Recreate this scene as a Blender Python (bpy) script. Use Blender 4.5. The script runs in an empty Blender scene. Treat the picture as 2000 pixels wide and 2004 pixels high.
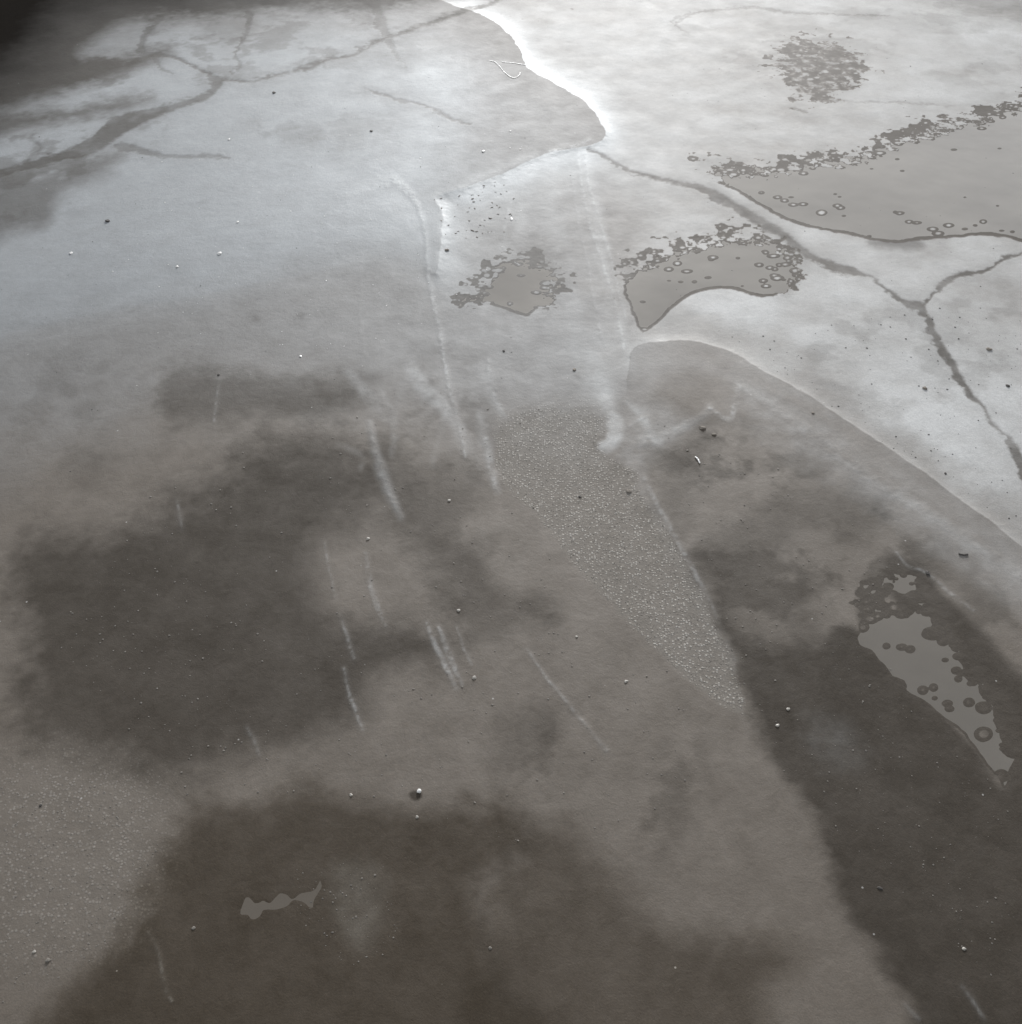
import bpy, math, random
import numpy as np
from mathutils import Vector

# ------------------------------------------------------------------ camera, sky, sun, exposure
S = bpy.context.scene
C = S.collection
R = math.radians
CAM_H, DEP, FPX = 1.0, R(43), 2100.0          # camera height, downward pitch, focal length in photo pixels
PW, PH = 2000.0, 2004.0

cam = bpy.data.cameras.new('camera'); co = bpy.data.objects.new('camera', cam); C.objects.link(co)
co.location = (0, 0, CAM_H); co.rotation_euler = (R(90) - DEP, 0, 0)
cam.sensor_fit = 'VERTICAL'; cam.sensor_height = 24; cam.lens = 24 * FPX / PH
cam.clip_start = 0.01; cam.clip_end = 2000
S.camera = co

SUN_EL, SUN_AZ = R(14.5), R(5)                  # azimuth measured from +Y towards +X
w = bpy.data.worlds.new('World'); S.world = w; w.use_nodes = True
nt = w.node_tree; nt.nodes.clear()
sky = nt.nodes.new('ShaderNodeTexSky'); sky.sky_type = 'NISHITA'; sky.sun_disc = False
sky.sun_elevation = SUN_EL; sky.sun_rotation = SUN_AZ
sky.air_density = 1.0; sky.dust_density = 0.6; sky.ozone_density = 1.0
hsv = nt.nodes.new('ShaderNodeHueSaturation'); hsv.inputs['Saturation'].default_value = 0.22
bg = nt.nodes.new('ShaderNodeBackground'); bg.inputs['Strength'].default_value = 0.14
out = nt.nodes.new('ShaderNodeOutputWorld')
nt.links.new(sky.outputs[0], hsv.inputs['Color']); nt.links.new(hsv.outputs[0], bg.inputs[0]); nt.links.new(bg.outputs[0], out.inputs[0])

sl = bpy.data.lights.new('sun', 'SUN'); so = bpy.data.objects.new('sun', sl); C.objects.link(so)
sl.energy = 2.3; sl.angle = R(10); sl.color = (1.0, 0.99, 0.98)
sd = Vector((math.sin(SUN_AZ) * math.cos(SUN_EL), math.cos(SUN_AZ) * math.cos(SUN_EL), math.sin(SUN_EL)))
so.rotation_euler = (-sd).to_track_quat('-Z', 'Y').to_euler(); so.location = (0, 0, 5)

S.view_settings.view_transform = 'Standard'; S.view_settings.look = 'None'
S.view_settings.exposure = 0.8; S.view_settings.gamma = 1.0
S.render.engine = 'CYCLES'

# ------------------------------------------------------------------ helpers
rng = np.random.default_rng(11); random.seed(5)
cd, sd_ = math.cos(DEP), math.sin(DEP)

def at(px, py):
    """photo pixel -> point of the ground plane (numpy friendly)"""
    dx = (np.asarray(px, float) - PW / 2) / FPX; dy = (PH / 2 - np.asarray(py, float)) / FPX
    vy = cd + sd_ * dy; vz = -sd_ + cd * dy
    t = CAM_H / -vz
    return dx * t, vy * t

def to_px(x, y):
    dep = y * cd + CAM_H * sd_
    return PW / 2 + FPX * x / dep, PH / 2 - FPX * (y * sd_ - CAM_H * cd) / dep

def vnoise(x, y, seed):
    xi = np.floor(x).astype(np.int64); yi = np.floor(y).astype(np.int64)
    fx = x - xi; fy = y - yi
    fx = fx * fx * fx * (fx * (fx * 6 - 15) + 10); fy = fy * fy * fy * (fy * (fy * 6 - 15) + 10)
    def h(i, j):
        n = (i * 374761393 + j * 668265263 + seed * 1274126177) & 0x7fffffff
        n = ((n ^ (n >> 13)) * 1103515245) & 0x7fffffff
        n = ((n ^ (n >> 11)) * 12345687) & 0x7fffffff
        return ((n ^ (n >> 15)) & 0xffff) / 65535.0
    a = h(xi, yi); b = h(xi + 1, yi); c = h(xi, yi + 1); d = h(xi + 1, yi + 1)
    return (a + (b - a) * fx) * (1 - fy) + (c + (d - c) * fx) * fy

def fbm(x, y, f, octs, seed, gain=0.5):
    s = 0; a = 1; t = 0
    for o in range(octs):
        s = s + a * (vnoise(x * f + 17.3 * o, y * f - 9.1 * o, seed + o * 31) * 2 - 1); t += a
        a *= gain; f *= 2.03
    return s / t

def sstep(e0, e1, v):
    t = np.clip((v - e0) / (e1 - e0), 0, 1); return t * t * (3 - 2 * t)

def smooth(pts, closed, n=5):
    p = np.array(pts, float); m = len(p); o = []
    for i in range(m if closed else m - 1):
        g = (lambda k: p[k % m]) if closed else (lambda k: p[min(max(k, 0), m - 1)])
        a, b, c, d = g(i - 1), g(i), g(i + 1), g(i + 2)
        for k in range(n):
            t = k / n
            o.append(.5 * (2 * b + (c - a) * t + (2 * a - 5 * b + 4 * c - d) * t * t + (3 * b - a - 3 * c + d) * t ** 3))
    if not closed: o.append(p[-1])
    return np.array(o)

# ------------------------------------------------------------------ ground sheet: graded grid reaching the horizon
def axis(core, lo, hi):
    v = list(core); s = v[-1] - v[-2]
    while v[-1] < hi: s *= 1.18; v.append(v[-1] + s)
    s = v[1] - v[0]; pre = []
    c = v[0]
    while c > lo: s *= 1.18; c -= s; pre.append(c)
    return np.array(pre[::-1] + v)

xs = [0.0]
while xs[-1] < 1.75:
    xs.append(xs[-1] + (0.0017 if xs[-1] < .75 else 0.0017 + .0012 * min(1, (xs[-1] - .75) / .4)))
xs = [-a for a in xs[:0:-1]] + xs
ys = [0.30]
while ys[-1] < 3.7: ys.append(ys[-1] + 0.00125 + 0.00115 * max(0, ys[-1] - .4))
XA = axis(xs, -400, 400); YA = axis(ys, -400, 900)
NX, NY = len(XA), len(YA)
X, Y = np.meshgrid(XA, YA)                      # row = y
core = (np.abs(X) < 1.9) & (Y > .2) & (Y < 4.0)
cx, cy = X[core], Y[core]
PX, PY = to_px(cx, cy)
N = len(cx)
print('grid', NX, NY, N)

n_a = fbm(cx, cy, 3.1, 4, 1); n_b = fbm(cx, cy, 3.1, 4, 2)          # broad
n_c = fbm(cx, cy, 14., 4, 3, .6); n_d = fbm(cx, cy, 14., 4, 4, .6)  # medium
n_e = fbm(cx, cy, 60., 3, 5, .6); n_f = fbm(cx, cy, 60., 3, 6, .6)  # fine
n_g = fbm(cx, cy, 190., 2, 7, .6)
dens = FPX / (cy * cd + CAM_H * sd_)                                 # pixels per metre here
pers = (cy * cd + CAM_H * sd_)
fore = CAM_H / np.sqrt(cy ** 2 + CAM_H ** 2)

K = PW / 1928.0                                                      # sketch units -> photo pixels
def P(pts): return [(a * K, b * K) for a, b in pts]

def warp(a, b, c):
    """photo-space coordinates pushed about by noise that lives on the ground"""
    return PX + a * n_a + b * n_c + c * n_e, PY + (a * n_b + b * n_d + c * n_f) * fore

def sdist(pts, wx, wy, pad, closed=True, widths=None):
    """signed distance (inside positive) to a polygon, or width-normalised distance to a polyline; far = -pad"""
    p = np.asarray(pts, float)
    lo, hi = p.min(0) - pad, p.max(0) + pad
    idx = np.nonzero((wx > lo[0]) & (wx < hi[0]) & (wy > lo[1]) & (wy < hi[1]))[0]
    res = np.full(N, -float(pad))
    x, y = wx[idx], wy[idx]
    best = np.full(len(idx), 1e9); ins = np.zeros(len(idx), bool); bw = np.ones(len(idx))
    m = len(p)
    for i in range(m if closed else m - 1):
        a, b = p[i], p[(i + 1) % m]; e = b - a; L = e @ e
        if L == 0: continue
        t = np.clip(((x - a[0]) * e[0] + (y - a[1]) * e[1]) / L, 0, 1)
        d = np.hypot(x - a[0] - t * e[0], y - a[1] - t * e[1])
        if widths is not None:
            wd = widths[i] + (widths[i + 1] - widths[i]) * t
            k = d - wd < best - bw if i else np.ones(len(idx), bool)
            bw = np.where(k, wd, bw)
        else: k = d < best
        best = np.where(k, d, best)
        if closed:
            if a[1] != b[1]:
                cr = ((a[1] > y) != (b[1] > y)) & (x < (b[0] - a[0]) * (y - a[1]) / (b[1] - a[1]) + a[0])
                ins ^= cr
    if closed: res[idx] = np.where(ins, best, -best)
    elif widths is not None: res[idx] = bw - best
    else: res[idx] = -best
    return np.maximum(res, -pad)

damp = np.zeros(N); H = np.zeros(N); grit = np.zeros(N); pale = np.zeros(N); gloss = np.zeros(N); corner_shade = np.zeros(N)

# ---- raised tongues of settled silt with soft lips
tongue_a = P([(-900, -900), (700, -300), (790, -40), (835, 3), (905, 30), (952, 58), (975, 92), (998, 130), (1048, 160), (1098, 190), (1130, 225), (1140, 256),
            (1122, 274), (1085, 284), (1045, 290), (1020, 298), (970, 322), (900, 352), (822, 376), (838, 402), (832, 460), (824, 520), (790, 500), (730, 488), (640, 502), (520, 530), (380, 560), (200, 590), (0, 640), (-400, 760), (-1400, 900)])
wx, wy = warp(6, 6, 2)
dA = sdist(smooth(tongue_a, True, 4), wx, wy, 260)
tongue_b = P([(1196, 662), (1240, 650), (1300, 645), (1380, 666), (1450, 706), (1530, 752), (1600, 800), (1680, 852), (1760, 908), (1840, 968), (1928, 1034),
            (2300, 1330), (2700, 1900), (2000, 2100), (1600, 1700), (1420, 1300), (1320, 1090), (1215, 905), (1180, 800), (1185, 720)])
dB = sdist(smooth(tongue_b, True, 4), wx, wy, 260)
lipA = 18 + 110 * sstep(850 * K, 600 * K, PX) * sstep(300 * K, 420 * K, PY)
softA = sstep(850 * K, 780 * K, PX)
H += 0.0042 * ((1 - softA) * np.where(dA < 0, np.exp(np.minimum(dA, 0) / lipA * 1.4), 1.0) + softA * sstep(-1.5, 1.0, dA / 120))
lipB = 16 + 60 * sstep(1250 * K, 1190 * K, PX)
wB_ = np.maximum(sstep(760, 690, PY / K), sstep(-60, 60, PX / K - 1330 - (PY / K - 700) * .6))
H += 0.0028 * (wB_ * np.where(dB < 0, np.exp(np.minimum(dB, 0) / lipB * 1.4), 1.0) + (1 - wB_) * sstep(-70, 70, dB))
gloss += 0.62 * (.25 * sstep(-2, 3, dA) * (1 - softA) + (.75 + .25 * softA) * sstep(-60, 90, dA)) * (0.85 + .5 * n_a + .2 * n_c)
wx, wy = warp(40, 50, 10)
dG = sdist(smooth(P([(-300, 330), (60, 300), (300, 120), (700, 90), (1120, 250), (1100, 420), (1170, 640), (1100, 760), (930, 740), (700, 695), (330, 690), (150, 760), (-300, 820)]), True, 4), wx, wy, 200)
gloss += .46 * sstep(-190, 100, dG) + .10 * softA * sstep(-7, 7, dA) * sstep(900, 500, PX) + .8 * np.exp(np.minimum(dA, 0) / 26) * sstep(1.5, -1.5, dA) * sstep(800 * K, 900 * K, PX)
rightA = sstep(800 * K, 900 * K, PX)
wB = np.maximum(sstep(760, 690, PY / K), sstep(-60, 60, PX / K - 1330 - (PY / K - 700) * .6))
pale += .36 * wB * np.exp(np.minimum(dB, 0) / 34) * sstep(1.5, -1.5, dB) + .80 * np.exp(np.minimum(dA, 0) / 26) * sstep(1.5, -1.5, dA) * rightA  # sun glint beside both lips, painted as pale strips
band = np.sin(dB / 15 + 2.5 * n_a) * .5 + np.sin(dB / 6.3 + 4 * n_b + 1) * .3
pale += .15 * wB * sstep(-1, 3, dB) * sstep(190, 30, dB) * (1 + .5 * n_c + .55 * band)
damp += (.035 + .03 * sstep(1400 * K, 1600 * K, PX)) * (wB * sstep(-1, 2, dB) + (1 - wB) * sstep(-10, 60, dB)) * sstep(330, 40, dB) * (1 + .8 * n_d) + .22 * wB * np.exp(-np.maximum(dB, 0) / 5) * sstep(-1.5, 1.5, dB)
damp += .30 * sstep(-1, 2, dA) * sstep(230, 10, dA) * rightA
tint = np.zeros(N)
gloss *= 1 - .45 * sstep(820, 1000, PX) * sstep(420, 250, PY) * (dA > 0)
# chalky dried crust over the far right
wx, wy = warp(30, 40, 10)
d = sdist(P([(905, -60), (960, 60), (1000, 130), (1135, 220), (1130, 280), (1110, 300), (1180, 480), (1200, 640), (1300, 640), (1450, 700), (1680, 850), (1940, 1030), (2400, 1300), (2400, -300), (1000, -300)]), wx, wy, 160)
pale += .68 * sstep(-30, 110, d) * (1 + .4 * n_c + .4 * n_a)

# ---- broad damp patches, and shade of the far corners painted in the same way: outline (sketch units), strength, feather, warp
blots = [
 ([(60, 1020), (200, 1000), (300, 955), (400, 900), (480, 842), (620, 838), (740, 868), (735, 930), (690, 975), (610, 1020), (600, 1100), (650, 1180), (800, 1190),
   (870, 1205), (820, 1245), (710, 1290), (680, 1345), (560, 1385), (450, 1420), (360, 1462), (270, 1458), (200, 1430), (100, 1415), (50, 1370), (35, 1250), (22, 1160), (18, 1080)], .90, 58, 24),
 ([(300, 705), (400, 690), (600, 700), (720, 690), (690, 745), (560, 792), (430, 795), (310, 785)], .62, 26, 24),
 ([(700, 872), (890, 870), (915, 925), (850, 985), (920, 1040), (945, 1110), (880, 1135), (820, 1060), (770, 980)], .50, 34, 34),
 ([(900, 1120), (960, 1110), (1050, 1130), (1060, 1165), (1000, 1160), (930, 1190), (880, 1180)], .45, 30, 30),
 ([(345, 1555), (450, 1520), (600, 1500), (780, 1535), (960, 1515), (1000, 1590), (900, 1660), (920, 1760), (960, 1860), (1020, 1990), (90, 1990), (150, 1880), (240, 1770), (290, 1680)], .86, 46, 26),
 ([(1000, 1560), (1100, 1580), (1190, 1700), (1300, 1770), (1450, 1780), (1500, 1825), (1440, 1870), (1400, 1990), (900, 1990), (940, 1700)], .66, 60, 40),
 ([(1345, 1050), (1420, 985), (1500, 925), (1600, 915), (1690, 965), (1650, 1020), (1540, 1000), (1450, 1060), (1400, 1110), (1350, 1110)], .50, 34, 34),
 ([(1340, 1090), (1420, 1120), (1540, 1080), (1560, 1160), (1480, 1190), (1400, 1180)], .28, 40, 44),
 ([(1365, 1130), (1400, 1205), (1500, 1225), (1590, 1205), (1650, 1260), (1730, 1330), (1800, 1400), (1880, 1500), (2000, 1480), (2100, 2050), (1740, 2000), (1690, 1880), (1625, 1790), (1575, 1680), (1545, 1580),
   (1500, 1500), (1450, 1440), (1415, 1340), (1385, 1250)], .93, 24, 14),
 ([(1800, 1180), (1860, 1230), (1940, 1300), (2000, 1500), (1920, 1480), (1900, 1320), (1830, 1260)], .85, 26, 20),
 ([(1590, 1190), (1640, 1215), (1700, 1275), (1770, 1340), (1850, 1430), (1900, 1500), (2010, 1440), (2010, 1640), (1700, 1500), (1540, 1290)], .93, 13, 10),
 ([(1690, 1062), (1735, 1075), (1790, 1130), (1850, 1195), (1920, 1270), (2010, 1330), (2010, 1520), (1880, 1500), (1840, 1370), (1770, 1260), (1720, 1180), (1685, 1120)], .86, 13, 20),
 ([(1620, 1150), (1660, 1060), (1700, 1075), (1690, 1120), (1650, 1160), (1640, 1200)], .6, 10, 12),
 ([(1240, 790), (1330, 800), (1340, 850), (1290, 1010), (1250, 960), (1225, 890)], .36, 36, 36),
 ([(1290, 800), (1335, 780), (1380, 800), (1330, 812)], .32, 12, 10),
 ([(1600, 870), (1650, 900), (1620, 930)], .25, 30, 30),
 ([(-300, -200), (840, -60), (800, 6), (690, 20), (480, 28), (360, 42), (250, 45), (180, 80), (160, 108), (270, 104), (330, 100), (260, 130), (190, 158), (80, 185), (0, 215), (-300, 300)], 1.0, 22, 20),  # far-left corner and top edge: shade painted into the ground
 ([(-100, 232), (100, 212), (200, 190), (300, 182), (240, 208), (120, 232), (0, 262), (-100, 280)], .85, 16, 20),
 ([(380, 36), (460, 30), (480, 60), (400, 75)], .35, 18, 20),
 ([(640, -20), (740, -20), (700, 45), (650, 30)], .50, 22, 20),
 ([(500, 50), (620, 40), (700, 55), (560, 70)], .25, 14, 16),
 ([(-60, 360), (60, 330), (160, 300), (240, 290), (210, 330), (110, 380), (90, 425), (20, 440), (-60, 500)], .68, 24, 30),
 ([(530, 250), (600, 235), (600, 270), (540, 275)], .26, 16, 16),
 ([(1560, 30), (1700, 20), (1800, 45), (1700, 55)], .25, 14, 16),
 ([(1740, -20), (1980, -20), (1980, 40), (1850, 25)], .62, 22, 20),  # far-right corner: shade painted into the ground
 ([(1450, 100), (1530, 82), (1610, 95), (1625, 150), (1560, 190), (1480, 165)], .32, 26, 26),
 ([(1560, 660), (1800, 640), (1940, 660), (1940, 720), (1700, 690)], .16, 40, 40),
 ([(950, 455), (1040, 440), (1080, 480), (1070, 530), (1000, 500)], .42, 26, 24),
 ([(1310, 290), (1400, 290), (1380, 330), (1330, 340)], .35, 18, 18),
 ([(1480, 470), (1530, 490), (1510, 540), (1480, 560)], .45, 16, 16),
 ([(1640, 450), (1720, 445), (1740, 470), (1660, 470)], .75, 9, 9),
 ([(1340, 350), (1400, 385), (1490, 440), (1540, 480), (1480, 455), (1390, 405)], .55, 14, 10),
]
for bi, (pts, st, fe, wa) in enumerate(blots):
    wx, wy = warp(wa * .8, wa, wa * .35)
    d = sdist(smooth(P(pts), True, 4), wx, wy, fe * 1.6 + 4)
    v = st * sstep(-fe, fe, d + fe * (.62 * n_c + .34 * n_e + .35 * n_a))
    damp = 1 - (1 - damp) * (1 - v)  # damp also takes in the painted shade of the far corners
    if bi in (4, 5): tint = np.maximum(tint, v)
    pale *= 1 - .7 * v
# small scattered damp marks
for px, py, r, st in [(790, 1495, 11, .95), (925, 1020, 28, .3), (885, 1075, 34, .4), (1015, 1130, 26, .35), (1060, 1165, 14, .3), (1040, 1375, 30, .35), (1250, 1410, 22, .25), (1520, 1180, 34, .35), (1540, 1110, 24, .3), (150, 775, 26, .25),
                      (120, 740, 20, .2), (1295, 880, 24, .25), (1225, 975, 24, .3), (1345, 1040, 26, .3), (1080, 1700, 22, .2), (1605, 690, 14, .25), (1540, 590, 8, .3), (1660, 612, 8, .35), (480, 600, 9, .25), (566, 597, 9, .25), (1790, 505, 7, .45)]:
    wx, wy = warp(10, 14, 6)
    d = r * K - np.hypot(wx - px * K, (wy - py * K) / np.maximum(fore, .3) * .8)
    v = st * (sstep(-3, 3, d) if st > .9 else sstep(-r * .6, r * .6, d)); damp = 1 - (1 - damp) * (1 - v)

# cloudy mottling: small damp flecks and blotches that gather in some zones
fl = fbm(cx, cy, 8.5, 5, 21, .62) + .25 * n_d
for zone, st, th in [([(1250, 780), (1500, 850), (1700, 960), (1780, 1080), (1660, 1200), (1400, 1230), (1330, 1080), (1240, 940)], .62, .02),
                 ([(620, 860), (900, 840), (1000, 1050), (1080, 1180), (960, 1260), (800, 1180), (640, 1000)], .34, .07),
                 ([(980, 1330), (1280, 1360), (1330, 1500), (1180, 1650), (960, 1560)], .40, .05),
                 ([(0, 600), (240, 620), (240, 900), (60, 900)], .16, .12), ([(0, 60), (740, 20), (640, 130), (420, 150), (200, 330), (0, 420)], .45, .05),
                 ([(600, 690), (900, 680), (900, 880), (640, 880)], .34, .04), ([(480, 200), (700, 210), (650, 330), (500, 320)], .22, .08),
                 ([(1300, -20), (1980, -20), (1980, 170), (1650, 150), (1350, 140)], .30, .05), ([(1500, 580), (1980, 560), (1980, 760), (1600, 760)], .34, .04),
                 ([(1820, 1080), (1980, 1180), (1980, 1330), (1860, 1240)], .5, .0), ([(1150, 460), (1210, 460), (1240, 520), (1180, 560)], .5, .02)]:
    d = sdist(smooth(P(zone), True, 3), PX, PY, 140)
    v = st * sstep(-60, 50, d) * sstep(th, th + .26, fl); damp = 1 - (1 - damp) * (1 - v); pale *= 1 - .6 * v

# shade of the far-left corner and top edge, painted as near-black ground colour
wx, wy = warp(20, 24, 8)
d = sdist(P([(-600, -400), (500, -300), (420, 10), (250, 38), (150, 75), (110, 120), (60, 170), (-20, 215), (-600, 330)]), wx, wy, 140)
corner_shade = np.maximum(corner_shade, sstep(-120, 110, d))
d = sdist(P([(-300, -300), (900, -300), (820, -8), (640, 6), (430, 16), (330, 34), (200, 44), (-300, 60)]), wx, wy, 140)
corner_shade = np.maximum(corner_shade, .86 * sstep(-60, 50, d))

# ---- hairline cracks holding water: points with half widths
cracks = [
 ([(-80, 342, 9), (0, 330, 8), (100, 304, 8), (170, 281, 14), (230, 240, 17), (320, 206, 8), (380, 188, 8), (415, 160, 7), (425, 154, 3), (470, 156, 2), (500, 150, 1.5), (560, 134, 4), (580, 130, 6), (620, 116, 3), (660, 108, 3), (700, 84, 4), (770, 60, 4), (850, 33, 4), (920, 8, 5), (960, -20, 5)], .80),
 ([(230, 280, 8), (290, 295, 5), (350, 299, 4), (400, 297, 3), (435, 302, 1)], .55),
 ([(270, 108, 6), (310, 108, 4), (345, 117, 2.5), (380, 137, 3), (418, 154, 5)], .65),
 ([(440, 142, 2), (457, 125, 3), (441, 107, 3), (458, 70, 4), (470, 30, 8)], .60),
 ([(268, 106, 8), (274, 72, 5), (292, 50, 5), (300, 35, 8)], .60),
 ([(292, 112, 3), (305, 130, 2.5), (330, 142, 1)], .45),
 ([(60, 262, 5), (75, 285, 4), (65, 300, 3)], .35),
 ([(695, -10, 9), (712, 30, 10), (728, 72, 8), (745, 110, 3), (765, 130, 1)], .50),
 ([(684, 169, 1.5), (735, 187, 3.5), (780, 197, 3), (830, 216, 3.5), (860, 231, 2), (892, 238, .8)], .60),
 ([(1112, 285, 1), (1140, 297, 3), (1175, 318, 4), (1220, 331, 4), (1280, 346, 6), (1330, 360, 9), (1400, 398, 9), (1470, 440, 9), (1520, 480, 8), (1560, 500, 10), (1610, 512, 7), (1648, 526, 1.5), (1672, 545, .8), (1690, 558, 3), (1712, 574, 6), (1740, 580, 7),
   (1752, 605, 6), (1775, 650, 6), (1800, 690, 6), (1830, 742, 5), (1850, 765, 4), (1875, 800, 4), (1890, 815, 2), (1905, 835, 8), (1918, 865, 11), (1932, 900, 10), (1960, 960, 9)], .68),
 ([(1742, 580, 4), (1757, 560, 2), (1772, 542, 5), (1800, 522, 4), (1850, 516, 4), (1900, 488, 3), (1990, 455, 3)], .70),
 ([(1270, 48, 2), (1300, 30, 2), (1340, 20, 2), (1420, 15, 2.5), (1500, 25, 2), (1600, 27, 1.5), (1680, 30, 1)], .40),
 ([(1300, 62, 1.5), (1265, 42, 2), (1300, 25, 2)], .35),
 ([(1480, 205, 2.5), (1520, 212, 1.5)], .5),
 ([(1440, 78, 2), (1520, 74, 2), (1650, 72, 1.5)], .25),
 ([(1555, 190, 1.5), (1700, 195, 1.5), (1800, 200, 1)], .3),
]
wx, wy = warp(3, 9, 7)
crk = np.zeros(N)
for pts, st in cracks:
    p = smooth([(a * K, b * K, c) for a, b, c in pts], False, 4)
    d = sdist(p[:, :2], wx, wy, 40, False, np.maximum(p[:, 2], .3))
    mw = float(np.mean([q[2] for q in pts]))
    v = st * np.clip(.95 + .5 * n_d, .5, 1.05) * sstep(-1.6 - .45 * mw, 1.2 + .3 * mw, d + (1.2 + .4 * mw) * n_e + (1 + .4 * mw) * n_c + 1.6 * n_g)
    crk = np.maximum(crk, v); damp = np.maximum(damp, 1 - (1 - damp) * (1 - .25 * st * sstep(-22, 4, d)))
damp = 1 - (1 - damp) * (1 - crk); H -= 0.0004 * crk

# ---- ridges, folds and drag marks raised in the silt: points with half width, height in mm, paleness
ridges = [
 ([(746, 346, 4), (765, 360, 6), (788, 390, 3), (803, 440, 2.2), (808, 520, 2.2), (825, 600, 2.4), (838, 680, 2.2), (858, 775, 2), (880, 862, 1.2)], 1.6, .42),
 ([(650, 378, 5), (700, 352, 9), (750, 346, 7)], .7, .22),
 ([(822, 374, 6), (838, 396, 8), (834, 440, 9), (826, 500, 4)], .8, .45),
 ([(870, 356, 5), (920, 336, 7), (965, 316, 4), (1010, 296, 4)], .9, .40),
 ([(1040, 290, 4), (1070, 284, 4), (1098, 275, 3), (1112, 266, 2)], 1.5, .5),
 ([(1092, 290, 3), (1098, 350, 2), (1112, 420, 2), (1138, 500, 2), (1158, 560, 1.8), (1172, 625, 2), (1178, 660, 2)], 1.0, .32),
 ([(1104, 290, 3), (1108, 330, 2), (1125, 400, 2), (1150, 480, 2), (1166, 540, 2), (1182, 610, 1.5)], 1.0, .32),
 ([(1080, 330, 2), (1092, 420, 2), (1110, 500, 2), (1128, 600, 2), (1140, 650, 2)], .6, .18),
 ([(1010, 312, 2), (985, 335, 3), (968, 370, 3), (955, 420, 3), (948, 470, 2)], .6, .22),
 ([(920, 680, 2), (928, 720, 5), (940, 760, 5), (955, 790, 2)], .8, .22),
 ([(918, 830, 5), (926, 870, 6), (935, 920, 4)], .8, .24),
 ([(782, 700, 5), (800, 730, 9), (830, 760, 9), (850, 790, 4)], .5, .22),
 ([(690, 730, 8), (725, 760, 7), (738, 800, 3), (755, 740, 3), (770, 700, 2)], .4, .15),
 ([(697, 796, 1.5), (705, 840, 4), (718, 885, 7), (735, 930, 6), (748, 955, 3), (757, 975, 1)], 1.8, .55),
 ([(612, 1025, 1), (622, 1080, 1.5), (630, 1125, 1.5)], .9, .28),
 ([(643, 1160, 1), (652, 1190, 2.5), (668, 1242, 2.5)], 1.2, .40),
 ([(650, 1262, 1.5), (660, 1310, 2.5), (672, 1340, 3), (685, 1378, 2)], 1.2, .40),
 ([(806, 1175, 2), (820, 1215, 4), (845, 1265, 4.5), (860, 1300, 3)], 1.3, .38),
 ([(828, 1182, 2), (842, 1225, 5), (862, 1270, 4), (872, 1295, 2)], 1.3, .36),
 ([(862, 1185, 1), (876, 1225, 2), (890, 1255, 1.5)], .8, .22),
 ([(690, 1045, 2), (700, 1110, 5), (715, 1150, 4), (728, 1180, 2)], 1.0, .26),
 ([(995, 1225, 1), (1030, 1278, 1.3), (1070, 1325, 1.5), (1105, 1370, 1.3), (1125, 1395, 2), (1142, 1415, 4.5)], 1.3, .40),
 ([(467, 1372, 1), (480, 1400, 3), (490, 1425, 1)], .9, .30),
 ([(282, 1760, 1), (300, 1800, 2), (312, 1860, 2.5), (325, 1890, 1.5)], 1.0, .20),
 ([(335, 945, 1), (338, 975, 2.5), (342, 1000, 1)], .7, .25),
 ([(411, 712, 1), (406, 760, 1.2), (404, 795, 1.2)], .7, .28),
 ([(680, 500, 1), (680, 600, 1.5), (690, 670, 1)], .5, .06),
 ([(1812, 1862, 1.5), (1830, 1885, 2.5), (1855, 1925, 2.5)], 1.3, .34),
 ([(1705, 1895, 2), (1730, 1925, 4)], 1.0, .25),
 ([(1215, 905, 4), (1260, 990, 4), (1305, 1070, 4), (1345, 1150, 3), (1385, 1245, 2.5)], 1.2, .26),
 ([(1340, 772, 3), (1330, 785, 4), (1290, 808, 5), (1250, 830, 8), (1210, 835, 8)], 1.2, .34),
 ([(1340, 772, 3), (1375, 795, 4), (1385, 770, 4), (1392, 730, 4)], .9, .26),
 ([(1400, 735, 5), (1500, 800, 8), (1620, 890, 9), (1730, 960, 9), (1840, 1030, 8), (1928, 1090, 8)], 1.2, .14),
 ([(1450, 740, 3), (1520, 775, 4), (1600, 830, 3)], .8, -.10),
 ([(1180, 810, 2), (1215, 790, 2), (1220, 800, 1)], .8, .2),
 ([(1690, 1045, 1), (1712, 1072, 1.5), (1748, 1085, 1.5), (1790, 1120, 2.5), (1835, 1155, 2)], 1.0, .36),
 ([(1250, 640, 8), (1195, 660, 8), (1185, 690, 8)], .4, .20),
 ([(590, 90, .8), (620, 130, .8)], .3, .25),
 ([(880, 105, 1), (885, 150, 1), (885, 200, 1)], .4, .10),
 ([(780, 85, 5), (850, 112, 5), (880, 125, 3)], .4, .12),
 ([(935, 830, 1.5), (945, 800, 1.5), (1000, 772, 1.5), (1100, 768, 1.5)], .4, .05),
]
for pts, hmm, pl in ridges:
    wx, wy = warp(1.5, 3, 2.2)
    p = smooth([(a * K, b * K, c) for a, b, c in pts], False, 4)
    d = sdist(p[:, :2], wx, wy, 46, False, np.maximum(p[:, 2], .4))
    H += hmm * .00020 * sstep(-7, 3, d) * (1 + .7 * n_g)
    if max(q[2] for q in pts) >= 7 or pl < 0:
        pale = np.maximum(pale, 0) + .62 * pl * sstep(-13, 9, d) * np.clip(.9 + .5 * n_e + .4 * n_c, 0, 1.3)
    else:
        brk = np.clip(.75 + .9 * n_e + .5 * n_c, 0, 1.2)
        pale = np.maximum(pale, 0) + pl * (.55 * sstep(-3, 2.5, d) * np.clip(.9 + 1.1 * n_f + .8 * n_d + 1.6 * n_g, 0, 1.8) * brk + .13 * sstep(-12, 5, d))

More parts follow.
